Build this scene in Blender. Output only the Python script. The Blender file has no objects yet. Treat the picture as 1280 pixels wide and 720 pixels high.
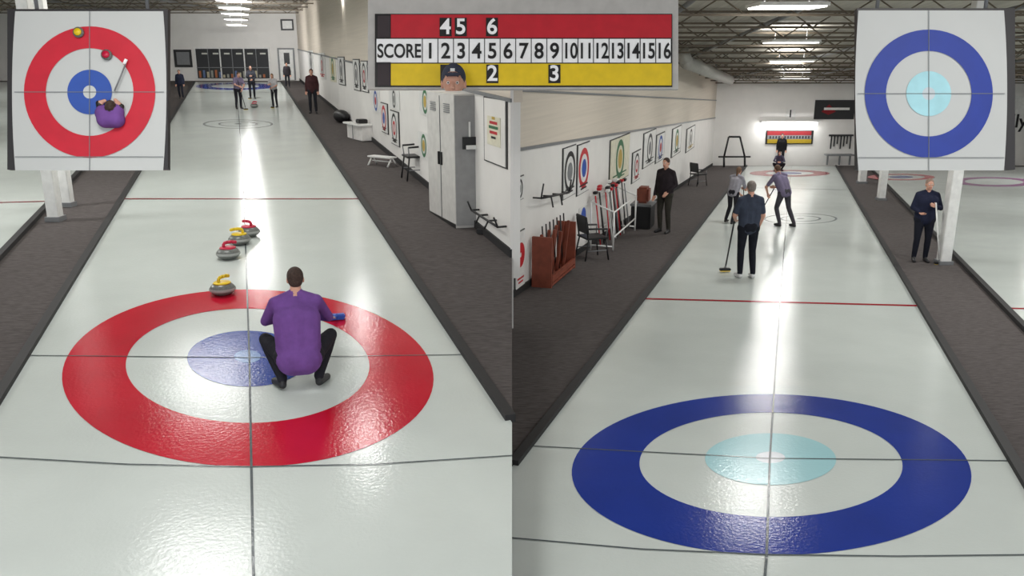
import bpy, bmesh, math, random
import numpy as np
from mathutils import Vector, Matrix, Euler
random.seed(4)
scene=bpy.context.scene
scene.view_settings.view_transform='Standard'
scene.view_settings.exposure=.5
COL=scene.collection
# ------------------------------------------------------------ camera
F=1050.0; C=3.21
TH=math.atan(288/F)
cd=bpy.data.cameras.new('camera'); cam=bpy.data.objects.new('camera',cd); COL.objects.link(cam)
cam.location=(0,0,C); cam.rotation_euler=(math.pi/2-TH,0,0)
cd.sensor_width=36; cd.lens=36*F/1280; cd.clip_end=300
scene.camera=cam
FW=Vector((0,math.cos(TH),-math.sin(TH))); UP=Vector((0,math.sin(TH),math.cos(TH))); RT=Vector((1,0,0)); O=Vector((0,0,C))
SL={'L':math.tan(math.atan(338.5/F)-TH),'R':math.tan(math.atan(236/F)-TH)}
def ray(px,py): return FW+RT*((px-640)/F)+UP*((360-py)/F)
def fl(s,px,py,up=0.0):
    r=ray(px,py); t=C/(SL[s]*r.y-r.z); p=O+r*t; p.z+=up; return p
def P(px,py,Y):
    r=ray(px,py); return O+r*(Y/r.y)
def zf(s,Y): return SL[s]*Y
# ------------------------------------------------------------ materials
MC={}
def s2l(c): return tuple(((v/255)/12.92 if v/255<=0.04045 else (((v/255)+0.055)/1.055)**2.4) for v in c)
def mat(name,rgb,rough=.6,metal=0,var=.08,scale=8,bump=0.0,bscale=40,emit=0,spec=.5,stretch=None):
    if name in MC: return MC[name]
    m=bpy.data.materials.new(name); m.use_nodes=True; nt=m.node_tree; b=nt.nodes['Principled BSDF']
    c=s2l(rgb)
    tc=nt.nodes.new('ShaderNodeTexCoord'); n=nt.nodes.new('ShaderNodeTexNoise'); n.inputs['Scale'].default_value=scale; n.inputs['Detail'].default_value=4
    src=tc.outputs['Object']
    if stretch:
        mp=nt.nodes.new('ShaderNodeMapping'); mp.inputs['Scale'].default_value=stretch; nt.links.new(src,mp.inputs[0]); src=mp.outputs[0]
    nt.links.new(src,n.inputs['Vector'])
    r=nt.nodes.new('ShaderNodeValToRGB'); r.color_ramp.elements[0].position=.3; r.color_ramp.elements[1].position=.7
    r.color_ramp.elements[0].color=tuple(v*(1-var) for v in c)+(1,)
    r.color_ramp.elements[1].color=tuple(min(1,v*(1+var)) for v in c)+(1,)
    nt.links.new(n.outputs['Fac'],r.inputs[0]); nt.links.new(r.outputs[0],b.inputs['Base Color'])
    b.inputs['Roughness'].default_value=rough; b.inputs['Metallic'].default_value=metal
    b.inputs['Specular IOR Level'].default_value=spec
    if emit:
        b.inputs['Emission Color'].default_value=c+(1,); b.inputs['Emission Strength'].default_value=emit
    if bump:
        n2=nt.nodes.new('ShaderNodeTexNoise'); n2.inputs['Scale'].default_value=bscale; n2.inputs['Detail'].default_value=3
        nt.links.new(src,n2.inputs['Vector'])
        bp=nt.nodes.new('ShaderNodeBump'); bp.inputs['Strength'].default_value=bump; bp.inputs['Distance'].default_value=.02
        nt.links.new(n2.outputs['Fac'],bp.inputs['Height']); nt.links.new(bp.outputs[0],b.inputs['Normal'])
    MC[name]=m; return m
def icem(name,rgb,var=.04): return mat(name,rgb,rough=.15,var=var,scale=1.2,bump=.09,bscale=34,spec=.27)
ICE=icem('ice',(198,205,201))
RED=icem('ice_red',(188,20,46),.1); BLU=icem('ice_blue',(34,66,150),.1); DBL=icem('ice_deep_blue',(30,54,142),.1)
LBL=icem('ice_light_blue',(160,204,210)); BUT=icem('ice_button',(205,212,218)); BUTB=icem('ice_button_blue',(120,150,195)); INK=icem('ice_line_dark',(85,92,95)); INK2=icem('ice_line_faint',(135,142,145))
HOG=icem('ice_hog_red',(150,30,45)); PUR=icem('ice_purple',(150,80,140))
CARP=mat('carpet',(90,85,84),rough=.95,var=.3,scale=9,bump=.4,bscale=60,spec=.1,stretch=(1,7,1))
RUB=mat('black_rubber',(34,33,34),rough=.7)
WALL=mat('white_paint',(228,226,222),rough=.7,var=.03,scale=2)
WALLU=mat('cream_siding',(212,202,188),rough=.7,var=.05,scale=3,stretch=(.1,.1,8))
STEEL=mat('galvanised_steel',(170,168,162),rough=.5,metal=.3)
TRUSS=mat('joist_paint',(96,86,72),rough=.6)
DECK=mat('ceiling_deck',(170,165,155),rough=.8,var=.15,scale=3,stretch=(6,.3,1))
BLK=mat('black_plastic',(22,22,24),rough=.45); GREY=mat('grey_metal',(120,122,124),rough=.4)
WHT=mat('white_enamel',(225,225,222),rough=.35); LAMP=mat('lamp_glow',(255,255,250),emit=3,var=0)
WOOD=mat('stained_wood',(130,66,48),rough=.5,var=.2,scale=6); YEL=mat('yellow_paint',(225,190,20),rough=.5); REDP=mat('red_paint',(190,32,42),rough=.5)
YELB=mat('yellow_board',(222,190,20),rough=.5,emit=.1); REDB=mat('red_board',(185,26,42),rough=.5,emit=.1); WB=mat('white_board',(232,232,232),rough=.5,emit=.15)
BLUP=mat('blue_paint',(40,80,170),rough=.5); GRN=mat('green_paint',(50,110,70),rough=.5); GOLD=mat('gold_paint',(190,160,70),rough=.5)
REDM=mat('red_muted',(130,25,32),rough=.8); YELM=mat('yellow_muted',(160,135,25),rough=.8)
GRAN=mat('granite',(105,108,104),rough=.3,var=.4,scale=90); GLASS=mat('dark_window_glass',(24,24,26),rough=.3)
# ------------------------------------------------------------ builder
class B:
    def __init__(s,name): s.n=name; s.bm=bmesh.new(); s.m=[]
    def mi(s,m):
        if m not in s.m: s.m.append(m)
        return s.m.index(m)
    def fin(s,geo,m,smooth=False):
        i=s.mi(m); fs=set()
        for v in geo:
            for f in v.link_faces: fs.add(f)
        for f in fs: f.material_index=i; f.smooth=smooth
    def box(s,c,size,m,rot=None,bev=0):
        M=Matrix.Translation(Vector(c))@((rot.to_4x4() if rot else Matrix()))@Matrix.Diagonal((size[0],size[1],size[2],1))
        g=bmesh.ops.create_cube(s.bm,size=1,matrix=M)['verts']
        s.fin(g,m)
        if bev:
            es=list({e for v in g for e in v.link_edges})
            bmesh.ops.bevel(s.bm,geom=es,offset=bev,segments=2,affect='EDGES',material=s.mi(m))
    def cyl(s,a,b,r,m,r2=None,seg=12,caps=True):
        a=Vector(a); b=Vector(b); d=b-a
        if d.length<1e-6: return
        q=Vector((0,0,1)).rotation_difference(d.normalized()).to_matrix().to_4x4()
        g=bmesh.ops.create_cone(s.bm,cap_ends=caps,segments=seg,radius1=r,radius2=(r if r2 is None else r2),depth=d.length,matrix=Matrix.Translation((a+b)/2)@q)['verts']
        s.fin(g,m,True)
    def sph(s,c,r,m,rot=None,seg=16):
        if not hasattr(r,'__len__'): r=(r,r,r)
        M=Matrix.Translation(Vector(c))@((rot.to_4x4() if rot else Matrix()))@Matrix.Diagonal((r[0],r[1],r[2],1))
        g=bmesh.ops.create_uvsphere(s.bm,u_segments=seg,v_segments=seg//2+2,radius=1,matrix=M)['verts']; s.fin(g,m,True)
    def poly(s,pts,m):
        f=s.bm.faces.new([s.bm.verts.new(Vector(p)) for p in pts]); f.material_index=s.mi(m); return f
    def prism(s,pts,h,m):
        lo=[s.bm.verts.new(Vector(p)) for p in pts]; hi=[s.bm.verts.new(Vector(p)+Vector(h)) for p in pts]; i=s.mi(m); n=len(pts)
        for f in [lo[::-1],hi]+[[lo[k],lo[(k+1)%n],hi[(k+1)%n],hi[k]] for k in range(n)]:
            try: s.bm.faces.new(f).material_index=i
            except: pass
    def ring(s,c,ex,ey,r0,r1,m,n=96,off=(0,0,0)):
        c=Vector(c)+Vector(off); i=s.mi(m)
        def ci(r): return [s.bm.verts.new(c+ex*(r*math.cos(2*math.pi*k/n))+ey*(r*math.sin(2*math.pi*k/n))) for k in range(n)]
        o=ci(r1)
        if r0<=0: s.bm.faces.new(o).material_index=i; return
        q=ci(r0)
        for k in range(n): s.bm.faces.new([q[k],o[k],o[(k+1)%n],q[(k+1)%n]]).material_index=i
    def lathe(s,c,prof,m,seg=32):
        c=Vector(c); i=s.mi(m); rows=[]
        for r,z in prof: rows.append([s.bm.verts.new(c+Vector((r*math.cos(2*math.pi*k/seg),r*math.sin(2*math.pi*k/seg),z))) for k in range(seg)] if r>0 else [s.bm.verts.new(c+Vector((0,0,z)))])
        for a,b in zip(rows,rows[1:]):
            for k in range(seg):
                k2=(k+1)%seg
                if len(a)==1: f=[a[0],b[k2],b[k]]
                elif len(b)==1: f=[a[k],a[k2],b[0]]
                else: f=[a[k],a[k2],b[k2],b[k]]
                f=s.bm.faces.new(f); f.material_index=i; f.smooth=True
    def done(s,M=None,parent=None):
        me=bpy.data.meshes.new(s.n); s.bm.normal_update(); s.bm.to_mesh(me); s.bm.free()
        for m in s.m: me.materials.append(m)
        o=bpy.data.objects.new(s.n,me); COL.objects.link(o)
        if M is not None: o.matrix_world=M
        if parent: o.parent=parent
        return o
def strip(b,s,pts,w,m,up):
    ps=[fl(s,x,y,up) for x,y in pts]
    for k,(a,c) in enumerate(zip(ps,ps[1:])):
        d=(c-a).normalized(); n=Vector((d.y,-d.x,0)).normalized()*w/2
        b.poly([a-n,a+n,c+n,c-n],m)
# ------------------------------------------------------------ floors
YL=fl('L',297,101).y; YR=fl('R',990,207).y
b=B('floor')
for s,x0,x1,yy in (('L',-34,0,YL),('R',0,34,YR)):
    a=[Vector((x0,-2,zf(s,-2))),Vector((x1,-2,zf(s,-2))),Vector((x1,yy+1,zf(s,yy+1))),Vector((x0,yy+1,zf(s,yy+1)))]
    b.poly(a,CARP)
b.poly([(0,-2,zf('R',-2)),(0,13,zf('R',13)),(0,13,zf('L',13)),(0,-2,zf('L',-2))],CARP)
b.done()
def iceslab(s,px):
    b=B('ice_sheet'); pts=[fl(s,*p) for p in px]; b.prism(pts,(0,0,.02),ICE); return b
UPZ=.023
b=iceslab('L',[(243,103),(-159,760),(640,760),(640,531),(352,103)])
def house(b,s,top,bot,half,cols,tilt=0):
    t=fl(s,*top); o=fl(s,*bot); c=(t+o)/2; ey=(t-o)/2
    h=c-O; d=h.dot(FW); px=640+F*h.dot(RT)/d; py=360-F*h.dot(UP)/d
    ex=fl(s,px+half,py+tilt)-c
    for r0,r1,m in cols: b.ring(c,ex,ey,r0,r1,m,off=(0,0,UPZ))
house(b,'L',(308,364),(312,587),225,[(.667,1,RED),(.075,.333,BLU),(0,.075,BUTB)])
house(b,'L',(297,150.5),(298,161.5),44,[(.93,1,INK2),(.5,.56,INK2),(.0,.1,INK2)])
house(b,'L',(294,104),(294,113),50,[(.6,1,DBL)])
strip(b,'L',[(155,250),(450,250)],.09,HOG,UPZ+.002)
strip(b,'L',[(236,116),(346,116)],.08,INK2,UPZ+.002)
strip(b,'L',[(31,447),(310,450),(586,446)],.018,INK,UPZ+.003)
strip(b,'L',[(-50,572),(0,575),(160,584),(312,587),(470,584),(640,573)],.016,INK,UPZ+.003)
strip(b,'L',[(318,760),(314,560),(312,450),(305,250),(299,150),(296,105)],.018,INK,UPZ+.004)
b.done()
b=iceslab('L',[(205,103),(-80,408),(-900,408),(-160,103)])
strip(b,'L',[(-300,262),(62,253)],.09,HOG,UPZ); b.done()
b=iceslab('R',[(933,208),(640,586),(640,760),(1373,760),(1045,208)])
house(b,'R',(966,495),(958,697),246,[(.667,1,DBL),(.075,.335,LBL),(0,.075,BUT)],4)
house(b,'R',(1001,268),(1000,281),46,[(.94,1,INK2),(.5,.56,INK2),(.0,.1,INK2)])
house(b,'R',(987,213),(987,221.5),50,[(.6,1,HOG),(0,.3,BLU)])
strip(b,'R',[(803,375),(1150,384)],.09,HOG,UPZ+.002)
strip(b,'R',[(912,235),(1058,238)],.06,INK2,UPZ+.002)
strip(b,'R',[(657,560),(962,576),(1269,579)],.018,INK,UPZ+.003)
strip(b,'R',[(630,675),(800,690),(958,697),(1120,699),(1300,697)],.016,INK,UPZ+.003)
strip(b,'R',[(953,760),(958,697),(962,576),(970,450),(977,350),(985,250),(989,209)],.018,INK,UPZ+.004)
b.done()
b=iceslab('R',[(1086,209),(1340,474),(2500,474),(1420,209)])
house(b,'R',(1125,218),(1128,226),42,[(.7,1,RED),(0,.35,BLU)])
house(b,'R',(1235,222),(1250,234),52,[(.7,1,PUR)])
strip(b,'R',[(1255,387),(1500,392)],.09,HOG,UPZ); b.done()
b=B('trim_1')
def bump(s,a,c,w=.09,h=.07):
    A=fl(s,*a); D=fl(s,*c); d=(D-A).normalized(); n=Vector((d.y,-d.x,0)).normalized()*w/2
    b.prism([A-n,A+n,D+n,D-n],(0,0,h),RUB)
bump('L',(243,103),(-159,760)); bump('L',(352,103),(638,528)); bump('L',(205,103),(-80,408))
bump('R',(933,208),(642,584)); bump('R',(1045,208),(1373,760)); bump('R',(1086,209),(1340,474))
b.done()
# ------------------------------------------------------------ central wedge walls
A1=fl('L',640,322); A2=fl('L',375,101); R1=fl('R',640,372); R2=fl('R',890,207)
class WP:
    def __init__(s,a,c):
        s.a=a.copy(); s.d=(c-a); s.d.z=0; s.L=s.d.length; s.d.normalize(); s.n=Vector((s.d.y,-s.d.x,0))
        if s.n.dot(-Vector((a.x,a.y,0)))<0: s.n=-s.n
    def p(s,px,py,off=.0):
        r=ray(px,py); t=(s.a-O+s.n*off).dot(s.n)/r.dot(s.n); return O+r*t
WL=WP(A1,A2); WR=WP(R1,R2)
def wall(name,W,a,c,m1,m2,zt,mid0,mid1):
    b=B(name); za=a.z; zc=c.z
    b.prism([Vector((a.x,a.y,za-.3)),Vector((c.x,c.y,zc-.3)),Vector((c.x,c.y,mid1)),Vector((a.x,a.y,mid0))],-W.n*.12,m1)
    b.prism([Vector((a.x,a.y,mid0)),Vector((c.x,c.y,mid1)),Vector((c.x,c.y,zt)),Vector((a.x,a.y,zt))],-W.n*.15,m2)
    b.done()
    b=B('trim_2')
    for z0,z1,h,m in ((mid0,mid1,.05,GREY),(za,zc,.12,RUB)):
        b.prism([Vector((a.x,a.y,z0))+W.n*.001,Vector((c.x,c.y,z1))+W.n*.001,Vector((c.x,c.y,z1+h))+W.n*.001,Vector((a.x,a.y,z0+h))+W.n*.001],W.n*.03,m)
    b.done()
wall('wall_centre_left',WL,A1,A2,WALL,WALLU,C+2.4,WL.p(640,128).z,WL.p(375,62).z)
wall('wall_centre_right',WR,R1,R2,WALL,WALLU,C+2.6,WR.p(640,190).z,WR.p(890,150).z)
b=B('trim_3'); za=WR.p(641,114).z; zb=WR.p(888,129).z
b.prism([Vector((R1.x,R1.y,za))+WR.n*.001,Vector((R2.x,R2.y,zb))+WR.n*.001,Vector((R2.x,R2.y,zb+.04))+WR.n*.001,Vector((R1.x,R1.y,za+.04))+WR.n*.001],WR.n*.03,GREY); b.done()
b=B('wall_centre_end')
b.prism([Vector((-.02,A1.y,-.9)),Vector((-.02,R1.y,-.9)),Vector((-.02,R1.y,C+2.5)),Vector((-.02,A1.y,C+2.5))],(.04,0,0),WALL); b.done()
def back(name,s,Y,x0,x1,top):
    b=B(name); b.box(((x0+x1)/2,Y+.1,(zf(s,Y)-.3+top)/2),(abs(x1-x0),.2,top-zf(s,Y)+.3),WALL); b.done()
back('wall_back_left','L',YL,-34,A2.x,C+2.6); back('wall_back_right','R',YR,R2.x,34,C+2.6)
b=B('wall_left'); b.box((-34,YL/2,2.5),(.2,YL+4,8),WALL); b.done()
b=B('wall_right'); b.box((34,YR/2,2),(.2,YR+4,8),WALL); b.done()
b=B('ceiling')
zl=P(300,12,YL).z
b.poly([(-34,-2,zl+.2),(0,-2,zl+.2),(0,YL+.2,zl),(-34,YL+.2,zl)],DECK)
l0=P(983,10,16).z; l1=P(990,105,YR).z; kk=(l0-l1)/(YR-16)
def lampz(Y): return l0-kk*(Y-16)
def cz(Y): return lampz(Y)+.38
b.poly([(0,-2,cz(-2)),(34,-2,cz(-2)),(34,YR+.2,cz(YR)),(0,YR+.2,cz(YR))],DECK)
b.done()
def truss(b,x0,x1,Y,zt,dz,m,step):
    b.box(((x0+x1)/2,Y,zt),(x1-x0,.07,.05),m); b.box(((x0+x1)/2,Y,zt-dz),(x1-x0,.07,.05),m)
    n=int((x1-x0)/step)
    for i in range(n):
        xa=x0+i*step; z0,z1=(zt,zt-dz) if i%2 else (zt-dz,zt)
        b.cyl((xa,Y,z0),(xa+step,Y,z1),.016,m,seg=5)
b=B('ceiling_truss')
Y=9
while Y<YR-.5: truss(b,0.5,30,Y,cz(Y)-.05,.32,TRUSS,.5); Y+=2.0
Y=14
while Y<YL-.5: truss(b,-28,-.5,Y,zl+.05,.3,TRUSS,.6); Y+=2.5
b.done()
b=B('ceiling_pipe')
for x in (3.2,5.6,9.8,13.,17.5): b.cyl((x,6,cz(6)-.2),(x+.5,YR,cz(YR)-.15),.05,GREY)
for x in (-4,-13,-18): b.cyl((x,12,zl-.1),(x-2,YL,zl-.1),.06,GREY)
b.done()
b=B('ventilation_duct')
b.cyl(P(858,78,26),P(912,100,36),.2,STEEL,seg=20); b.cyl(P(858,78,26),P(852,62,26),.2,STEEL,seg=20); b.cyl(P(895,92,33),P(895,80,33),.03,GREY); b.done()
def area(c,w,l,power,rot=(0,0,0)):
    ld=bpy.data.lights.new('lamp_or_fill_light','AREA'); ld.shape='RECTANGLE'; ld.size=w; ld.size_y=l; ld.energy=power; ld.color=(1,.99,.97)
    o=bpy.data.objects.new('lamp_or_fill_light',ld); COL.objects.link(o); o.location=c; o.rotation_euler=rot
def lamp(c,w,l,power,upp=.35):
    b=B('ceiling_or_fill_lamp'); b.box(c+Vector((0,0,.05)),(w+.08,l+.08,.06),WHT); b.box(c+Vector((0,0,.01)),(w,l,.03),LAMP)
    for sx in(-.35,.35): b.cyl(c+Vector((sx*w,0,.08)),c+Vector((sx*w,0,.6)),.008,GREY,seg=6)
    b.done()
    area(c-Vector((0,0,.02)),w,l,power); area(c+Vector((0,0,.1)),w,l,power*upp,(math.pi,0,0))  # second, upward light is added to brighten the ceiling
PW=60
for px,py,Y in ((983,10,16),(988,54,22.4),(989,77,28.5),(990,90,33.5),(991,98,37.6)): lamp(P(px,py,Y),1.15,.9,PW*1.15)
for Y in (4,10): lamp(Vector((2.9+.27*Y,Y,lampz(Y))),1.2,.9,PW)
for px,py,Y in ((292,2,22.5),(293,11,25.8),(294,18,29.3),(295,25,34),(296,32,39)):
    c=P(px,py,Y); lamp(c,.62,.9,PW*.5)
    if Y>30: area(c+Vector((0,.52,.02)),.6,.1,PW*1.3,(math.radians(80),0,0))  # extra light added here, turned to the back wall to whiten it
for Y in (4,10,16): lamp(Vector((-1.0-.33*Y,Y,C+1.55)),1.5,1.5,PW*.9)
for Y in (13,19,27,35): lamp(Vector((-.62*Y-3,Y,C+1.7)),1.4,1.2,PW*2.6)  # unseen row, added to brighten the neighbouring sheet on the left
for Y in (12,18,25,33): lamp(Vector((.53*Y+4,Y,lampz(Y)+.05)),1.4,1.2,PW*2.3)  # out-of-view lamps put in to lift the right-hand neighbouring ice
for Y in (14,20,28,36): lamp(Vector((-.18*Y-.2,Y,C+1.8)),.3,1.2,PW*.5)  # narrow side row out of view, added as fill light
w=bpy.data.worlds.new('world'); scene.world=w; w.use_nodes=True
w.node_tree.nodes['Background'].inputs[0].default_value=(.92,.96,1,1); w.node_tree.nodes['Background'].inputs[1].default_value=1.0
# ------------------------------------------------------------ far wall fittings
def rectY(b,x0,y0,x1,y1,Y,m,t=.04):
    ym=(y0+y1)/2; xm=(x0+x1)/2; a=P(x0,ym,Y).x; c=P(x1,ym,Y).x; zb=P(xm,y1,Y).z; zt=P(xm,y0,Y).z
    b.box(((a+c)/2,Y-t/2,(zb+zt)/2),(abs(c-a),t,abs(zt-zb)),m)
b=B('window_1'); Y=YL-.01
rectY(b,244,59,338,99,Y,WHT,.05); rectY(b,246,61,336,98,Y-.05,GLASS,.02)
for x in (276,306): rectY(b,x-.7,61,x+.7,98,Y-.07,WHT,.03)
for x in (261,291,321): rectY(b,x-.4,61,x+.4,98,Y-.07,GREY,.03)
rectY(b,246,84,336,84.8,Y-.07,GREY,.03)
for x in range(249,334,5): rectY(b,x,87+random.random()*7,x+2.6,97,Y-.071,mat('goods%d'%(x%4),[(150,150,140),(170,100,60),(90,110,150),(190,180,150)][x%4]),.01)
for x in (256,270,284,299,313,329): rectY(b,x-4,66,x+3,68,Y-.071,mat('goods_pale',(200,200,190)),.01)  # pale strips high in the window
b.done()
b=B('door_1'); rectY(b,348,60,369,100,Y,GREY,.04); rectY(b,350,62,367,100,Y-.04,WHT,.03); rectY(b,355,66,362,80,Y-.07,GLASS,.01); b.done()
b=B('wall_sign'); rectY(b,351,24,367,38,Y,BLK); rectY(b,353,26,365,36,Y-.04,WHT,.01); b.done()
b=B('radiator_unit'); rectY(b,218,62,240,84,Y,BLK); rectY(b,221,65,237,81,Y-.04,GREY,.02); b.done()
Y=YR-.01
b=B('wall_scoreboard')
rectY(b,957,163,1016,180,Y,BLK,.05); rectY(b,959,164,1014,169,Y-.05,REDM,.02); rectY(b,959,169,1014,174,Y-.05,GREY,.02); rectY(b,959,174,1014,179,Y-.05,YELM,.02)
for i in range(14): rectY(b,962+i*3.7,170,963.6+i*3.7,173.2,Y-.07,BLK,.01)
b.done()
b=B('wall_fluorescent'); rectY(b,952,153,1021,157,Y-.1,LAMP,.1); rectY(b,950,151,1023,153,Y,WHT,.3); b.done()
ld=bpy.data.lights.new('fluorescent_light','AREA'); ld.shape='RECTANGLE'; ld.size=2.6; ld.size_y=.2; ld.energy=22
o=bpy.data.objects.new('fluorescent_light',ld); COL.objects.link(o); o.location=P(987,156,Y-.5); o.rotation_euler=(math.radians(50),0,0)
b=B('sponsor_banner'); rectY(b,1018,125,1068,149,Y,BLK,.04); p=P(1036,137,Y-.06)
b.poly([p+Vector((-.35,0,-.1)),p+Vector((0,0,-.25)),p+Vector((.35,0,-.1)),p+Vector((0,0,.25))],REDM); rectY(b,1030,134.5,1062,137.5,Y-.07,WHT,.01); b.done()
TR=(math.pi/2-TH,0,0)
def text(s,p,size,m,parent=None,xs=1.0,tilt=False):
    cu=bpy.data.curves.new('lettering','FONT'); cu.body=s; cu.align_x='CENTER'; cu.align_y='CENTER'; cu.extrude=.003
    cu.size=size; cu.materials.append(m); cu.offset=cu.size*.018
    o=bpy.data.objects.new('lettering',cu); COL.objects.link(o); o.location=p; o.rotation_euler=TR if tilt else (math.pi/2,0,0); o.scale=(xs,1,1)
    if parent: o.parent=parent
    return o
bn=B('wall_number_sign'); rectY(bn,982,136,994,149,Y,WHT,.02); o=bn.done(); text('1',P(988,142.5,Y-.03),.5,BLK,o)
bn=B('club_lettering_sign'); rectY(bn,1266,120,1330,165,Y,WHT,.02); o=bn.done(); text('lly',P(1274,152,Y-.03),.9,BLK,o)
b=B('wall_hanging_rack'); rectY(b,1036,168,1066,170,Y,BLK,.1)
for i in range(7): rectY(b,1038+i*4,170,1039.4+i*4,186-(i%3)*3,Y-.06,BLK,.03)
b.done()
b=B('bench'); rectY(b,1030,192,1064,194,Y-.3,GREY,.4)
for x in (1033,1048,1061): rectY(b,x,194,x+1.5,206,Y-.35,GREY,.1)
b.done()
b=B('hoop_stand'); Yh=YR-1.5
pts=[(905,196),(911,171),(925,171),(931,196)]
for p0,p1 in zip(pts,pts[1:]): b.cyl(P(*p0,Yh),P(*p1,Yh),.045,BLK,seg=8)
b.cyl(P(905,196,Yh),P(905,209,Yh),.05,BLK,seg=8); b.cyl(P(931,196,Yh),P(931,209,Yh),.05,BLK,seg=8); b.cyl(P(898,196,Yh),P(938,196,Yh),.04,BLK,seg=8); b.done()
def pillar(s,px,py,wpx):
    p=fl(s,px,py); k=(p-O).dot(FW)/F; w=wpx*k; top=zl-.01 if s=='L' else cz(p.y+.3)-.02
    b=B('support_post'); b.box((p.x,p.y,(p.z+top)/2),(w,w,top-p.z),WHT,bev=.01)
    b.box((p.x,p.y,p.z+.04),(w*1.3,w*1.3,.08),GREY); b.done()
pillar('L',70,276,14); pillar('L',86,258,11)
pillar('R',1179,330,13); pillar('R',1101,250,8); pillar('R',1077,229,8)
# ------------------------------------------------------------ posters on walls
def quad(b,W,x0,y0,x1,y1,m,off,t=.015):
    yc=(y0+y1)/2; a=W.p(x0,yc); c=W.p(x1,yc); xm=(x0+x1)/2
    zt=W.p(xm,y0).z; zb=W.p(xm,y1).z
    b.prism([Vector((a.x,a.y,zb))+W.n*off,Vector((c.x,c.y,zb))+W.n*off,Vector((c.x,c.y,zt))+W.n*off,Vector((a.x,a.y,zt))+W.n*off],W.n*t,m)
    return (W.p(xm,yc)+W.n*(off+t),(c-a).length,zt-zb)
def poster(W,x0,y0,x1,y1,bg,rings,bar=None,frame=None,rs=1.0):
    b=B('curling_banner'); off=.005
    if frame: quad(b,W,x0-.8,y0-1.2,x1+.8,y1+1.2,frame,.004,.012); off=.017
    c,w,h=quad(b,W,x0,y0,x1,y1,bg,off)
    R=min(w,h)*.45*rs; cc=c+Vector((0,0,h*.08 if h>w*1.2 else 0))
    for i,(r0,r1,m) in enumerate(rings): b.ring(cc,W.d,Vector((0,0,1)),r0*R,r1*R,m,n=32,off=W.n*(.003+.002*i))
    if bar: 
        for q in (0,1): 
            z=c.z-h*(.36+.07*q); e=W.d*w*(.36-.1*q); o=Vector((c.x,c.y,z))+W.n*.004
            b.poly([o-e,o+e,o+e+Vector((0,0,h*.035)),o-e+Vector((0,0,h*.035))],bar)
    b.done()
r1=[(.75,1,BLK),(0,.45,GREY)]; r2=[(.7,1,REDP),(.45,.7,WHT),(0,.45,BLUP)]; r3=[(.7,1,GRN),(0,.5,GOLD)]; r4=[(.72,1,BLUP),(0,.4,REDP)]; r5=[(.8,1,BLK),(.3,.5,REDP)]
CRM=mat('cream_banner',(222,218,196)); 
for q in [(386,63,392,92,WHT,r1,BLK),(399,66,407,98,WHT,r5,REDP),(413,70,420,102,CRM,r3,GRN),(424,72,431,105,WHT,r1,BLK,BLK),(443,75,450,112,WHT,r1,BLK,BLK),(453,77,460,114,WHT,r5,BLK,BLK),
          (466,112,475,140,WHT,r4),(487,112,500,136,WHT,r1),(525,110,540,144,WHT,r3),(524,166,538,198,WHT,r3),(490,140,499,180,WHT,r5,BLK,BLK),(478,130,485,165,WHT,r2,BLK,BLK)]:
    poster(WL,*q)
b=B('notice_panel'); quad(b,WL,606,122,635,206,BLK,.004,.012); quad(b,WL,607.5,124,633.5,204,WALL,.016,.01)
c,w_,h_=quad(b,WL,612,146,628,182,CRM,.027,.01)
for dz,ww,hh_,m in ((.12,.30,.05,REDP),(.04,.36,.05,GRN),(-.05,.3,.05,REDP),(-.13,.18,.04,BLK),(.2,.12,.05,GOLD)):
    e=WL.d*w_*ww; o=c+Vector((0,0,dz*h_*2))+WL.n*.004; b.poly([o-e,o+e,o+e+Vector((0,0,hh_*h_*2)),o-e+Vector((0,0,hh_*h_*2))],m)
b.done()
b=B('coat_rack'); a=WL.p(600,262); c=WL.p(634,283); 
b.cyl(a+WL.n*.14,c+WL.n*.14,.018,BLK,seg=8)
for t in (0,.33,.66,1):
    q=a.lerp(c,t); b.cyl(q+WL.n*.01,q+WL.n*.14,.015,BLK,seg=6); b.cyl(q+WL.n*.14,q+WL.n*.2+Vector((0,0,.14 if t in (0,1) else -.12)),.014,BLK,seg=6)
b.done()
for q in [(641,222,653,250,WHT,r1,None,BLK),(643,290,654,358,WHT,[(.2,1,REDP)],REDP,BLK),(703,184,718,245,WHT,r1,BLK,BLK),(721,180,735,240,WHT,r2,BLK,BLK),(762,172,785,225,CRM,r3,GRN,BLK),
          (723,258,733,285,WHT,[(.0,1,BLUP)]),(804,165,818,205,WHT,r1,BLK,BLK),(820,168,829,200,WHT,r4,BLK,BLK),(840,160,850,192,WHT,r3,BLK,BLK),(858,160,867,186,WHT,r1,GOLD,BLK),(790,190,799,225,WHT,r5,REDP,BLK)]:
    poster(WR,*q)
b=B('coat_rack'); a=WR.p(664,247); c=WR.p(700,240)
b.cyl(a+WR.n*.18,c+WR.n*.18,.02,BLK,seg=8)
for t in (0,.33,.66,1): 
    q=a.lerp(c,t); b.cyl(q+WR.n*.03,q+WR.n*.18,.015,BLK,seg=6); b.cyl(q+WR.n*.18,q+WR.n*.22+Vector((0,0,.25 if t in(0,1) else -.2)),.015,BLK,seg=6)
b.done()
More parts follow.
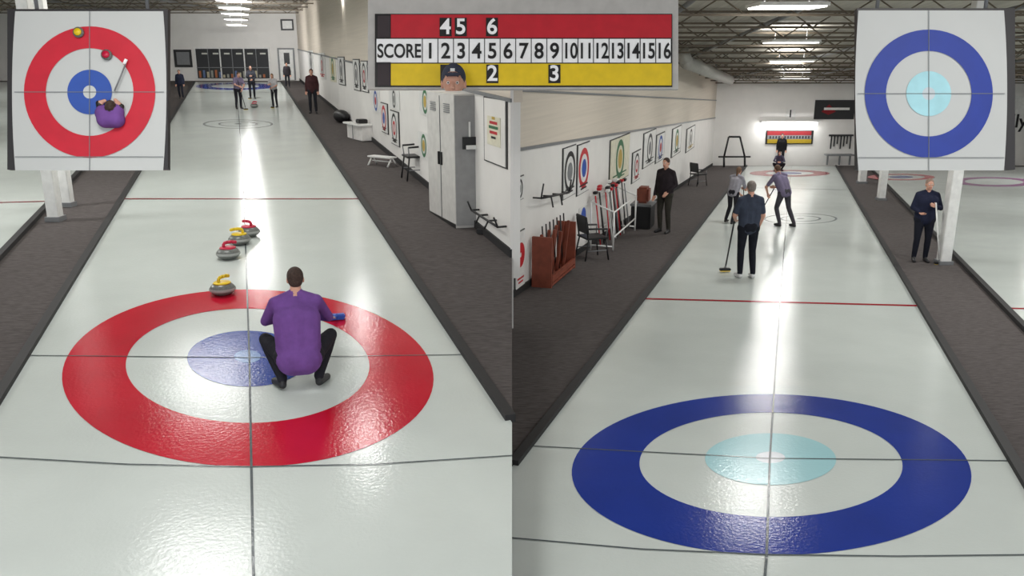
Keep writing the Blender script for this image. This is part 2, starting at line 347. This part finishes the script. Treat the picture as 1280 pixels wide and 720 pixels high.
# ------------------------------------------------------------ furniture
def loc(s,px,py,yaw): 
    p=fl(s,px,py); return Matrix.Translation(p)@Matrix.Rotation(math.radians(yaw),4,'Z')
def chair(s,px,py,yaw,sc=1.0):
    b=B('stacking_chair')
    b.box((0,0,.44),(.48,.46,.035),BLK,bev=.012); b.box((0,.22,.70),(.46,.04,.36),BLK,Euler((math.radians(-10),0,0)).to_matrix(),bev=.014)
    for sx in(-.21,.21):
        b.cyl((sx,-.18,.43),(sx*1.15,-.24,0),.016,BLK,seg=8); b.cyl((sx,.18,.43),(sx*1.15,.26,0),.016,BLK,seg=8)
        b.cyl((sx,.19,.42),(sx,.25,.8),.016,BLK,seg=8); b.cyl((sx*1.08,-.21,.2),(sx*1.08,.22,.2),.01,GREY,seg=6)
        b.cyl((sx*1.12,-.2,.62),(sx*1.12,.2,.64),.018,BLK,seg=8); b.cyl((sx*1.12,-.2,.62),(sx,-.18,.43),.012,GREY,seg=6)
    b.done(loc(s,px,py,yaw)@Matrix.Scale(sc,4))
chair('L',521,224,-70,1.1); chair('R',740,323,110,1.05); chair('R',872,232,120,1.0)
LG=mat('locker_grey',(146,146,146),rough=.5); LWm=mat('locker_white',(196,194,190),rough=.5); BW=mat('bench_white',(222,220,216),rough=.5)
b=B('tall_metal_locker')
q1=fl('L',537,264); q2=fl('L',570,286); q3=fl('L',601,284)
q2.z=q1.z=q3.z=(q1.z+q2.z)/2-.02; top=P(570,118,q2.y).z; H=Vector((0,0,top-q2.z)); q4=q1+(q3-q2)
b.prism([q1,q2,q3,q4],H,LWm)
nE=(q3-q2).normalized(); nA=(q1-q2).normalized()
fE=Vector((nE.y,-nE.x,0)); fE=fE if fE.y<0 else -fE
fA=Vector((nA.y,-nA.x,0)); fA=fA if fA.x<0 else -fA
def face(p0,p1,f,u0,u1,v0,v1,m,t=.015):
    A_=p0.lerp(p1,u0)+H*v0; B_=p0.lerp(p1,u1)+H*v0; b.prism([A_+f*.001,B_+f*.001,B_+f*.001+H*(v1-v0),A_+f*.001+H*(v1-v0)],f*t,m)
face(q2,q3,fE,.02,.98,.02,.99,LG); face(q2,q3,fE,.3,.85,.60,.69,BLK,.06); face(q2,q3,fE,.55,.62,.69,.8,WHT,.03); face(q2,q3,fE,.42,.95,.60,.63,WHT,.075)
face(q2,q1,fA,.495,.505,.02,.98,GREY,.01)
for u in (.15,.65):
    for i in range(5): face(q2,q1,fA,u,u+.2,.86+i*.015,.866+i*.015,GREY,.012)
    face(q2,q1,fA,.44 if u<.5 else .53,.47 if u<.5 else .56,.45,.55,BLK,.03)
face(q2,q1,fA,.0,1,0,.03,BLK,.01)
b.done()
b=B('push_broom'); p=fl('L',606,293)
b.cyl(p+Vector((0,0,.08)),p+Vector((.08,.1,1.25)),.016,BLK); b.box(p+Vector((0,0,.05)),(.26,.08,.07),BLK,bev=.01)
b.done()
b=B('white_storage_bench')
q=fl('L',450,174); b.box((0,0,.42),(1.3,.5,.05),WHT,bev=.01); b.box((0,.05,.2),(1.2,.4,.4),BW,bev=.01); b.box((0,-.2,.2),(.02,.02,.4),GREY); b.box((.2,0,.5),(.3,.25,.12),BLK,bev=.02); b.done(Matrix.Translation(q)@Matrix.Rotation(math.radians(-60),4,'Z'))
b=B('duffel_bag'); b.sph((0,0,.2),(.5,.22,.2),BLK); b.cyl((-.2,0,.36),(.2,0,.36),.02,GREY); b.done(Matrix.Translation(fl('L',427,153))@Matrix.Rotation(math.radians(-60),4,'Z'))
b=B('step_stool'); q=fl('L',478,207)
b.box((0,0,.2),(.7,.22,.03),WHT)
for sx in (-.3,.3):
    b.cyl((sx,0,.2),(sx,-.15,0),.02,WHT); b.cyl((sx,0,.2),(sx,.15,0),.02,WHT)
b.cyl((-.3,0,.1),(.3,0,.1),.012,WHT); b.done(Matrix.Translation(q)@Matrix.Rotation(math.radians(-35),4,'Z'))
dR=WR.d; ang=math.atan2(dR.y,dR.x)
def onwall(s,px,py): return Matrix.Translation(fl(s,px,py))@Matrix.Rotation(ang,4,'Z')
b=B('wooden_stick_rack')
for x in np.linspace(0,1.35,7):
    b.box((x,.08*(-1)**int(x*5),.50),(.06,.05,.85+.12*math.sin(x*7)),WOOD,Euler((math.radians(6),0,0)).to_matrix(),bev=.006)
    b.cyl((x+.1,0,.1),(x+.1,.06,1.05),.014,REDP if int(x*9)%2 else BLK,seg=8)
b.box((.7,-.16,.15),(1.5,.05,.1),WOOD); b.box((.7,.16,.15),(1.5,.05,.1),WOOD); b.box((.7,0,.05),(1.5,.36,.04),WOOD); b.box((.7,.1,.7),(1.5,.05,.07),WOOD)
b.box((-.08,0,.45),(.05,.36,.9),WOOD); b.box((1.46,0,.45),(.05,.36,.9),WOOD)
b.done(onwall('R',679,358))
b=B('curling_broom_rack')
for x in (0,2.4):
    b.cyl((x,-.25,0),(x,-.25,.85),.02,WHT); b.cyl((x,.25,0),(x,.25,1.05),.02,WHT); b.cyl((x,-.25,.85),(x,.25,1.05),.018,WHT); b.cyl((x,-.25,.1),(x,.25,.1),.018,WHT)
for z,y in ((.85,-.25),(1.05,.25),(.3,-.25),(.3,.25)): b.cyl((0,y,z),(2.4,y,z),.018,WHT)
for i in range(20):
    x=.06+i*.12; y=random.uniform(-.2,.1); t=random.uniform(-.06,.06); m=[REDP,BLK,WHT,GREY,BLK][i%5]
    b.cyl((x,y,.1),(x+t,y+.15,1.15+random.random()*.1),.015,m,seg=8)
    b.box((x+t,y+.15,1.2+random.random()*.12),(.17,.08,.06),[BLK,REDP,WHT][i%3],Euler((0,.3*t*5,0)).to_matrix(),bev=.01)
b.done(onwall('R',752,313))
b=B('black_crate'); b.box((0,0,.3),(.7,.5,.6),BLK,bev=.03); b.box((0,0,.62),(.74,.54,.06),GREY,bev=.01); b.box((0,.0,.85),(.4,.3,.4),WOOD,bev=.05); b.done(onwall('R',803,284))
# ------------------------------------------------------------ stones
def stone(s,px,py,m,yaw=0,sc=1):
    b=B('curling_stone')
    b.lathe((0,0,0),[(0,.0),(.06,0),(.085,.004),(.125,.025),(.143,.045),(.145,.058),(.143,.07),(.125,.093),(.10,.11),(.09,.114),(0,.114)],GRAN)
    b.lathe((0,0,0),[(.1445,.045),(.1475,.05),(.1475,.066),(.1445,.071)],mat('granite_band',(160,162,158),rough=.6))
    b.lathe((0,0,.112),[(.0,.0),(.1,0),(.1,.008),(.088,.014),(0,.016)],m)
    pts=[(-.045,.125),(-.05,.15),(-.035,.168),(0,.175),(.06,.174),(.1,.168)]
    for a,c in zip(pts,pts[1:]): b.cyl((a[0],0,a[1]),(c[0],0,c[1]),.018,m,r2=.017); b.sph((c[0],0,c[1]),.0175,m,seg=10)
    b.done(Matrix.Translation(fl(s,px,py,.021))@Matrix.Rotation(math.radians(yaw),4,'Z')@Matrix.Diagonal((sc,sc,sc*1.2,1)))
SY=mat('stone_yellow',(225,192,25),rough=.35); SR=mat('stone_red',(190,22,60),rough=.35)
stone('L',279,370,SY,60,1.04); stone('L',286,325,SR,30,1.1); stone('L',300,307,SY,200,1.1); stone('L',312,297,SR,150,1.1); stone('L',318,135,SR)
# ------------------------------------------------------------ people
def blob(name,prims,mats,voxel,parent=None,smooth=3,cutz=None):
    bm=bmesh.new()
    for p in prims:
        if p[0]=='c':
            a=Vector(p[1]); c=Vector(p[2]); ra,rb=p[3],p[4]
            for q,r in ((a,ra),(c,rb)): bmesh.ops.create_uvsphere(bm,u_segments=14,v_segments=9,radius=r,matrix=Matrix.Translation(q))
            d=c-a
            if d.length>1e-4:
                q=Vector((0,0,1)).rotation_difference(d.normalized()).to_matrix().to_4x4()
                bmesh.ops.create_cone(bm,cap_ends=True,segments=14,radius1=ra,radius2=rb,depth=d.length,matrix=Matrix.Translation((a+c)/2)@q)
        else:
            M=Matrix.Translation(Vector(p[1]))@p[3].to_4x4()@Matrix.Diagonal((*p[2],1))
            bmesh.ops.create_uvsphere(bm,u_segments=18,v_segments=12,radius=1,matrix=M)
    me=bpy.data.meshes.new(name+'_src'); bm.to_mesh(me); bm.free()
    o=bpy.data.objects.new(name+'_src',me); COL.objects.link(o)
    md=o.modifiers.new('r','REMESH'); md.mode='VOXEL'; md.voxel_size=voxel
    sm=o.modifiers.new('s','SMOOTH'); sm.iterations=smooth; sm.factor=.5
    dg=bpy.context.evaluated_depsgraph_get(); nm=bpy.data.meshes.new_from_object(o.evaluated_get(dg)); nm.name=name
    bpy.data.objects.remove(o)
    labels=list(mats.keys()); nm.materials.clear()
    for l in labels: nm.materials.append(mats[l])
    n=len(nm.polygons); ce=np.empty(n*3,dtype=np.float32); nm.polygons.foreach_get('center',ce); ce=ce.reshape(-1,3)
    best=np.full(n,1e9); idx=np.zeros(n,dtype=np.int32)
    for p in prims:
        if p[0]=='c':
            a=np.array(p[1]); c=np.array(p[2]); d=c-a; L2=max(d@d,1e-9); t=np.clip(((ce-a)@d)/L2,0,1)
            dist=np.linalg.norm(ce-a-t[:,None]*d,axis=1)-(p[3]+(p[4]-p[3])*t)
        else:
            R=np.array(p[3]); q=(ce-np.array(p[1]))@R; r=np.array(p[2]); dist=(np.linalg.norm(q/r,axis=1)-1)*r.min()
        k=dist<best; best[k]=dist[k]; idx[k]=labels.index(p[-1])
    nm.polygons.foreach_set('material_index',idx); nm.polygons.foreach_set('use_smooth',[True]*n)
    if cutz is not None:
        bm=bmesh.new(); bm.from_mesh(nm); bmesh.ops.bisect_plane(bm,geom=bm.verts[:]+bm.edges[:]+bm.faces[:],plane_co=(0,0,cutz),plane_no=(0,0,-1),clear_outer=True); bm.to_mesh(nm); bm.free()
    ob=bpy.data.objects.new(name,nm); COL.objects.link(ob)
    if parent: ob.parent=parent
    return ob
SKIN=mat('skin',(200,150,128),rough=.5); EYEW=mat('eye_white',(230,230,225),rough=.2); EYED=mat('eye_iris',(50,35,25),rough=.2); LIP=mat('lips',(165,95,88),rough=.5)
I3=Matrix.Identity(3)
def headprims(c,R,k,hair='short',cap=False):
    c=Vector(c)
    def T(v): return tuple(c+R@(Vector(v)*k))
    E=lambda v,r,l:('e',T(v),tuple(x*k for x in r),R,l)
    Cc=lambda a,b_,ra,rb,l:('c',T(a),T(b_),ra*k,rb*k,l)
    pr=[E((0,-.004,.018),(.077,.095,.103),'skin'),E((0,.028,-.05),(.056,.066,.072),'skin'),Cc((0,.092,.005),(0,.108,-.026),.009,.014,'skin'),
        E((.079,-.002,-.008),(.011,.02,.032),'skin'),E((-.079,-.002,-.008),(.011,.02,.032),'skin'),Cc((-.04,.08,.03),(.04,.08,.03),.013,.013,'skin'),Cc((-.02,.088,-.06),(.02,.088,-.06),.008,.008,'lip')]
    pr.append(E((0,-.018,.036),(.085,.1,.098),'hair')); pr.append(E((0,-.05,-.01),(.074,.062,.07),'hair'))
    if hair=='long': pr.append(Cc((0,-.08,0),(0,-.1,-.16),.05,.03,'hair'))
    if cap: pr.append(E((0,.1,.062),(.066,.07,.011),'hair'))
    return pr
def handprims(wr,dirv,side,k=1.0,curl=1.0):
    wr=Vector(wr); d=Vector(dirv).normalized()
    ref=Vector((0,1,0)) if abs(d.y)<.8 else Vector((0,0,1))
    x=d.cross(ref).normalized()*(1 if side>0 else -1)
    nrm=d.cross(x).normalized()
    if nrm.dot(Vector((-side,0.2,0)))<0: nrm=-nrm
    pr=[]; S=.9*k
    for i,(ln) in enumerate((.070,.078,.073,.058)):
        off=(i-1.5)*.021*S; kn=wr+d*(.088-.004*abs(i-1.2))*S+x*off
        pr.append(('c',tuple(wr+x*off*.6+d*.01),tuple(kn),.016*S,.0125*S,'hand'))
        p=kn
        for j,f in enumerate((.45,.32,.23)):
            a=(.35+.35*j)*curl; dd=(d*math.cos(a)+nrm*math.sin(a)).normalized(); q=p+dd*ln*f*S*1.15
            pr.append(('c',tuple(p),tuple(q),(.0095-.001*j)*S,(.0088-.001*j)*S,'hand')); p=q
    t0=wr+x*(-.028*S)+d*.025*S; t1=t0+(d*.6-x*.7+nrm*.35).normalized()*.038*S; t2=t1+(d*.9-x*.1+nrm*.5).normalized()*.03*S
    pr+= [('c',tuple(t0),tuple(t1),.014*S,.011*S,'hand'),('c',tuple(t1),tuple(t2),.0105*S,.009*S,'hand')]
    return pr
def joints():
    J=dict(pel=(0,0,.95),che=(0,.01,1.28),nec=(0,-.005,1.47),hea=(0,.025,1.615))
    for s,n in((-1,'L'),(1,'R')):
        J['sho'+n]=(s*.175,-.01,1.40); J['elb'+n]=(s*.235,-.03,1.12); J['wri'+n]=(s*.235,.07,.87)
        J['hip'+n]=(s*.095,0,.90); J['kne'+n]=(s*.105,.02,.49); J['ank'+n]=(s*.11,-.03,.09); J['toe'+n]=(s*.135,.13,.035)
    return J
def cloth(nm,rgb,rough=.85): return mat('cloth_'+nm,rgb,rough=rough,var=.14,scale=9,bump=.7,bscale=11,spec=.2)
def person(name,s,px,py,top,yaw,shirt,pants,hair,shoe=(30,30,32),lean=0,over=None,sleeve='long',headpitch=0,headyaw=0,hairstyle='short',cap=False,voxel=.018,broom=None,build=1.0,up=.02,crouch=False,pad=None):
    yaw+=math.degrees(math.atan((640-px)/F))
    J=joints()
    if over: J.update(over)
    if lean:
        R=Matrix.Rotation(-math.radians(lean),3,'X'); pv=Vector(J['pel'])
        for k in ('che','nec','hea','shoL','shoR')+tuple(k for k in ('elbL','elbR','wriL','wriR') if not over or k not in over):
            J[k]=tuple(pv+R@(Vector(J[k])-pv))
        J['pel']=tuple(pv)
    J={k:Vector(v) for k,v in J.items()}
    hs=.93; HR=Euler((math.radians(-lean*.55+headpitch),0,math.radians(headyaw))).to_matrix()
    topz=J['hea'].z+.128*hs
    base=fl(s,px,py,up); h=P(px,top,base.y).z-base.z; sc=h/topz
    emp=bpy.data.objects.new(name,None); COL.objects.link(emp)
    emp.matrix_world=Matrix.Translation(base)@Matrix.Rotation(math.radians(yaw),4,'Z')@Matrix.Scale(sc,4)
    bw=build
    pr=[]
    c=lambda a,b_,ra,rb,l: pr.append(('c',tuple(a),tuple(b_),ra,rb,l))
    spine=(J['che']-J['pel'])
    c(J['pel']-spine*.15,J['che'],.115*bw,.125*bw,'shirt'); c(J['che'],J['nec']-Vector((0,0,.05)),.12*bw,.07,'shirt')
    if crouch:
        c(J['pel']+Vector((-.06,-.02,-.06)),J['pel']+Vector((.06,-.02,-.06)),.135*bw,.135*bw,'shirt')
    for sg,n in((-1,'L'),(1,'R')):
        lat=(J['shoR']-J['shoL']).normalized()*sg
        c(J['pel']+lat*.07*bw-spine*.14,J['che']+lat*.085*bw,.108*bw,.112*bw,'shirt')
        c(J['che']+lat*.08*bw,J['sho'+n]-lat*.035-Vector((0,0,.02)),.105*bw,.062,'shirt')
        c(J['che']+lat*.05*bw,J['nec']+lat*.05-Vector((0,0,.05)),.1*bw,.06,'shirt')
        c(J['sho'+n],J['nec']+lat*.02,.06,.05,'shirt')
        el=J['sho'+n].lerp(J['elb'+n],.75)
        if sleeve=='short':
            c(J['sho'+n],el,.064,.056,'shirt'); c(el,J['elb'+n],.047,.043,'skin'); c(J['elb'+n],J['wri'+n],.041,.028,'skin')
        else: c(J['sho'+n],J['elb'+n],.063,.050,'shirt'); c(J['elb'+n],J['wri'+n],.048,.034,'shirt')
        c(J['hip'+n],J['kne'+n],.094*bw,.064,'pants')
        kk_=J['kne'+n].lerp(J['ank'+n],.35); 
        c(J['kne'+n],kk_,.064,.062,'pants'); c(kk_,J['ank'+n]+Vector((0,0,.01)),.062,.048,'pants')
        heel=J['ank'+n]+Vector((0,-.03,-.045)) if J['ank'+n].z<.14 else J['ank'+n]+Vector((0,-.03,-.03))
        c(J['ank'+n]+Vector((0,0,-.02)),J['toe'+n],.042,.034,'shoe'); c(heel,J['toe'+n],.04,.036,'shoe')
    c(J['hipL'],J['hipR'],.105*bw,.105*bw,'pants')
    if not crouch: c(J['pel']+Vector((-.04,-.04,-.02)),J['pel']+Vector((.04,-.04,-.02)),.1*bw,.1*bw,'pants')
    hd=J['hea']+HR@Vector((0,-.02,-.05))
    c(J['nec']-Vector((0,0,.01)),hd,.054,.052,'skin')
    mats=dict(shirt=cloth('s%d_%d_%d'%shirt,shirt),pants=cloth('p%d_%d_%d'%pants,pants),shoe=mat('shoe%d'%shoe[0],shoe,rough=.5),skin=SKIN)
    blob('body',pr,mats,voxel,emp)
    hp=headprims(J['hea'],HR,hs,hairstyle,cap)
    hm=dict(skin=SKIN,lip=LIP,hair=mat('hair%d_%d_%d'%hair,hair,rough=.8,var=.3,scale=60,bump=.5,bscale=80))
    blob('head',hp,hm,min(.009,voxel*.5),emp,2)
    e=B('eyes')
    for sx in(-1,1):
        q=J['hea']+HR@(Vector((sx*.031,.084,.008))*hs); e.sph(q,.0115,EYEW,seg=10); e.sph(q+HR@Vector((0,.008,0)),.006,EYED,seg=8)
    e.done(parent=emp)
    for sg,n in((-1,'L'),(1,'R')):
        blob('hand_'+n.lower(),handprims(J['wri'+n],J['wri'+n]-J['elb'+n],sg,1.05,1.2 if broom else .7),dict(hand=SKIN),.006,emp,1)
    bpy.context.view_layer.update()
    if broom:
        a,g,col=broom; M=emp.matrix_world
        if len(a)==2: a=M.inverted()@fl(s,a[0],a[1],.045)
        b=B('curling_broom'); A=Vector(a); G=Vector(g); d=(G-A).normalized(); pc_=pad or BLK
        b.cyl(A+d*.06,G,.014,col,seg=10); b.box(A+Vector((0,0,.02)),(.2,.09,.05),pc_,bev=.012); b.box(A+Vector((0,0,-.008)),(.18,.08,.015),pad or YEL); b.cyl(A+Vector((0,0,.03)),A+d*.1,.024,pad or GREY,r2=.015,seg=10)
        b.done(M)
    return emp
cr=dict(pel=(0,-.13,.38),che=(0,-.02,.68),nec=(0,.08,.90),hea=(0.01,.13,1.03))
for sg,n in((-1,'L'),(1,'R')):
    cr['sho'+n]=(sg*.19,.05,.83); cr['elb'+n]=(sg*.30,.24,.60); cr['wri'+n]=(sg*.09,.46,.56)
    cr['hip'+n]=(sg*.12,-.10,.34); cr['kne'+n]=(sg*.31,.20,.43); cr['ank'+n]=(sg*.17,-.06,.10); cr['toe'+n]=(sg*.25,.09,.035)
person('curling_skip','L',377,484,338,0,(108,72,138),(34,34,40),(58,42,34),over=cr,voxel=.0115,headpitch=-6,build=1.14,broom=((421,402),(.03,.44,.58),WHT),crouch=True,pad=BLUP)
grip=dict(elbL=(-.24,.12,1.12),wriL=(-.06,.28,1.02),elbR=(.24,.12,1.15),wriR=(.08,.27,1.18))
sweepJ=dict(elbL=(-.22,.5,1.0),wriL=(-.05,.62,.78),elbR=(.24,.35,.98),wriR=(.10,.52,.98),kneL=(-.13,.12,.48),ankL=(-.15,-.08,.09),toeL=(-.16,.09,.035),ankR=(.16,-.3,.09),toeR=(.17,-.13,.035),kneR=(.14,-.05,.50))
D=(38,38,44)
person('curler','L',299,137,90,200,(120,110,135),D,(80,60,45),lean=22,over=dict(elbL=(-.22,.3,1.1),wriL=(-.05,.45,.9),elbR=(.22,.3,1.12),wriR=(.08,.4,1.05)),broom=((.0,.85,.02),(.06,.3,1.3),BLK),sleeve='short')
person('curler','L',316,124,82,180,(52,54,62),D,(60,45,40),over=grip,broom=((.15,.35,.02),(-.0,.32,1.3),BLK))
person('curler','L',344,135,92,150,(170,168,170),D,(120,95,70),hairstyle='long',lean=8,over=grip,broom=((-.2,.6,.02),(.02,.3,1.3),BLK),sleeve='short')
person('curler','L',227,124,87,170,(40,44,62),(36,38,50),(60,50,40),over=dict(kneL=(-.1,.12,.5),ankL=(-.12,.12,.09),toeL=(-.13,.29,.035),ankR=(.11,-.22,.1),toeR=(.12,-.07,.035)))
person('curler','L',360,110,78,180,(50,46,50),D,(70,60,50))
person('curler','L',392,142,86,175,(66,40,42),D,(70,45,35),up=0)
person('curler','R',829,291,197,150,(40,34,38),(52,50,44),(60,45,38),up=0,over=dict(wriL=(-.16,.16,.98),elbL=(-.26,-.02,1.14)),voxel=.014,build=1.1)
person('curler','R',914,279,210,-25,(150,148,156),D,(110,82,60),hairstyle='long',lean=24,over=sweepJ,broom=((.0,.95,.02),(.12,.4,1.15),BLK),sleeve='short',voxel=.014)
person('curler','R',931,348,226,20,(56,62,76),(24,26,34),(120,112,105),shoe=(215,215,215),over=dict(elbL=(-.25,.05,1.12),wriL=(-.16,.25,1.0),elbR=(.24,-.02,1.12),wriR=(.22,.10,.9),ankR=(.1,-.10,.1),toeR=(.12,.08,.035)),broom=((-.22,.45,.02),(-.17,.22,1.15),BLK),sleeve='short',voxel=.012,build=1.04)
person('curler','R',977,283,208,40,(112,104,128),(66,64,70),(90,66,50),lean=32,over=sweepJ,broom=((.0,1.05,.02),(.13,.42,1.2),BLK),sleeve='short',voxel=.014,build=1.08)
person('curler','R',973,214,189,180,(70,66,84),D,(90,60,50),over=cr,crouch=True)
person('curler','R',975,207.8,167,180,(30,30,32),D,(40,34,30),up=0)
person('curler','R',1149,327,223,195,(32,36,56),(28,30,40),(140,118,105),up=0,over=dict(elbL=(-.26,.06,1.14),wriL=(-.12,.2,1.2),elbR=(.26,0,1.13),wriR=(.16,.2,1.06)),broom=((-.32,.25,.02),(-.10,.24,1.28),WHT),voxel=.012,build=1.15)
# ------------------------------------------------------------ suspended boards (hung from the joists, tipped)
RX=Euler((-TH,0,0)).to_matrix()
def D_(px,py,D): return O+ray(px,py)*D
def rectD(b,x0,y0,x1,y1,D,m,t=.04):
    p=D_((x0+x1)/2,(y0+y1)/2,D)+FW*(-t/2); b.box(p,(abs(x1-x0)*D/F,t,abs(y1-y0)*D/F),m,RX)
def rods(b,xs,ytop,D,top):
    for x in xs:
        p=D_(x,ytop,D); b.cyl((p.x,p.y+.03,p.z-.1),(p.x,p.y+.03,top),.015,GREY,seg=8)
Dp=8.9
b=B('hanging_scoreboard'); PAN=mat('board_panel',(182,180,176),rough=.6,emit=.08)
rectD(b,461,-6,846.5,113,Dp+.06,PAN,.06)
rectD(b,469,18,840,109,Dp,BLK,.02); rectD(b,489,19,839,48,Dp-.02,REDB,.02); rectD(b,489,48,839,79,Dp-.02,WB,.02); rectD(b,489,79,839,107,Dp-.02,YELB,.02); rectD(b,471,49,489,78,Dp-.02,WB,.02)
for yy in (48,79): rectD(b,470,yy-.6,839,yy+.6,Dp-.04,BLK,.005)
x0=528; st=(839-528)/16
for i in range(17): rectD(b,x0+i*st-.5,48,x0+i*st+.5,79,Dp-.04,BLK,.006)
DT=mat('dark_tile',(60,50,54))
rectD(b,472,20,488,47,Dp-.02,DT,.01); rectD(b,472,80,488,107,Dp-.02,DT,.01)
for x,y in ((557,34),(576,34),(615,34),(558,92.5),(615.5,92.5),(693,92.5)): rectD(b,x-7.5,y-11.5,x+7.5,y+11.5,Dp-.04,BLK,.01)
rods(b,(480,826),-4,Dp+.06,zl+.15)
sb=b.done()
KS=Dp/F
text('SCORE',D_(499,64.5,Dp-.05),24*KS,BLK,sb,.74,True)
for i in range(16): text(str(i+1),D_(x0+(i+.5)*st,64.5,Dp-.05),27*KS,BLK,sb,.9 if i<9 else .7,True)
for tx,x in (('4',557),('5',576),('6',615)): text(tx,D_(x,34,Dp-.055),27*KS,WB,sb,1,True)
for tx,x in (('2',615.5),('3',693)): text(tx,D_(x,92.5,Dp-.055),27*KS,WB,sb,1,True)
emp=bpy.data.objects.new('man_in_cap',None); COL.objects.link(emp); pc=D_(567,104,Dp-.26); S_=1.5; emp.location=pc; emp.rotation_euler=(0,0,math.pi); emp.scale=(S_,S_,S_)
cz_=(D_(567,113,Dp-.2).z-pc.z)/S_
blob('head',headprims((0,0,0),I3,1.0,'short',True)+[('c',(0,-.02,-.05),(0,-.03,-.14),.055,.06,'skin')],dict(skin=SKIN,lip=LIP,hair=mat('navy_cap',(52,58,76),rough=.9)),.007,emp,2,cutz=cz_)
e=B('eyes')
for sx in(-1,1): e.sph((sx*.031,.086,.006),.011,EYEW,seg=10); e.sph((sx*.031,.094,.006),.006,EYED,seg=8)
e.box((0,.085,.09),(.03,.008,.02),WHT)
e.done(parent=emp)
Ds=6.4
SCI=mat('screen_ice',(180,182,180),rough=.6,var=.03,scale=2,emit=.08); SCD=mat('screen_dark',(40,38,40),rough=.5); SR_=mat('screen_red',(178,20,42),rough=.6,emit=.12); SB_=mat('screen_blue',(38,72,150),rough=.6,emit=.12); SD_=mat('screen_deep_blue',(26,50,136),rough=.6,emit=.12); SL_=mat('screen_light_blue',(150,196,204),rough=.6,emit=.12)
SLN=mat('screen_line',(110,115,118)); SBT=mat('screen_button',(190,200,205),rough=.6)
def screen(x0,y0,x1,y1,cx,cy,R,cols,top,lyb):
    b=B('hanging_display_screen')
    rectD(b,x0,y0,x1,y1,Ds+.05,SCD,.05)
    n=10; L=[];Rr=[]
    for i in range(n+1):
        t=i/n; y=y0+(y1-y0)*t; bow=4*(2*t-1)**2
        L.append(D_(x0+1+bow,y,Ds-.004)); Rr.append(D_(x1-5-bow,y,Ds-.004))
    b.poly(L+Rr[::-1],SCI)
    c=D_(cx,cy,Ds-.01); ex=RT*(R*Ds/F); ez=UP*(R*Ds/F)
    for r0,r1,m in cols: b.ring(c,ex,ez,r0,r1,m,n=64)
    rectD(b,cx-.4,y0,cx+.4,y1,Ds-.012,SLN,.002); rectD(b,x0+4,cy-.4,x1-8,cy+.4,Ds-.012,SLN,.002); rectD(b,x0+5,lyb-.4,x1-9,lyb+.4,Ds-.012,SLN,.002)
    rods(b,(x0+30,x1-30),y0,Ds+.04,top)
    return b.done()
s1=screen(14,14,213,213,112,115,82,[(.667,1,SR_),(.1,.34,SB_),(0,.1,SCI)],zl+.15,196)
s2=screen(1068,13,1264,213,1161,117,80,[(.667,1,SD_),(.1,.35,SL_),(0,.1,SBT)],cz(6.5),197)
k=Ds/F
def dot(name,x,y,r,m1,m2):
    b=B(name); c=D_(x,y,Ds-.015); b.cyl(c,c-FW*.02,r*k,m1,seg=24); b.cyl(c-FW*.02,c-FW*.03,r*.7*k,m2,seg=24); b.done(parent=s1)
dot('yellow_stone_picture',99,41,6.5,GRAN,SY); dot('red_stone_picture',134,69,6.5,GRAN,SR)
Q=lambda x,y,o=.04: tuple(D_(x,y,Ds-o))
pr=[('c',Q(129,142),Q(146,140),10*k,9*k,'shirt'),('c',Q(132,149),Q(145,149),11*k,11*k,'shirt'),('c',Q(137,133,.09),Q(138,131,.09),6*k,6*k,'hair'),
    ('c',Q(127,139),Q(123,129),5*k,3.5*k,'dark'),('c',Q(148,138),Q(152,133),5*k,3.5*k,'dark'),('c',Q(152,133),Q(144,125),3*k,2.5*k,'skin'),('c',Q(124,129),Q(131,126),3*k,2.5*k,'skin')]
blob('skip_picture',pr,dict(shirt=cloth('s108_72_138',(108,72,138)),hair=mat('hair58_42_34',(58,42,34)),dark=BLK,skin=SKIN),.008,s1,2)
b=B('broom_picture'); b.cyl(Q(143,114),Q(157,80),1.0*k,GREY,seg=8); b.cyl(Q(155,80),Q(158,74),2.*k,WB,seg=8); b.done(parent=s1)
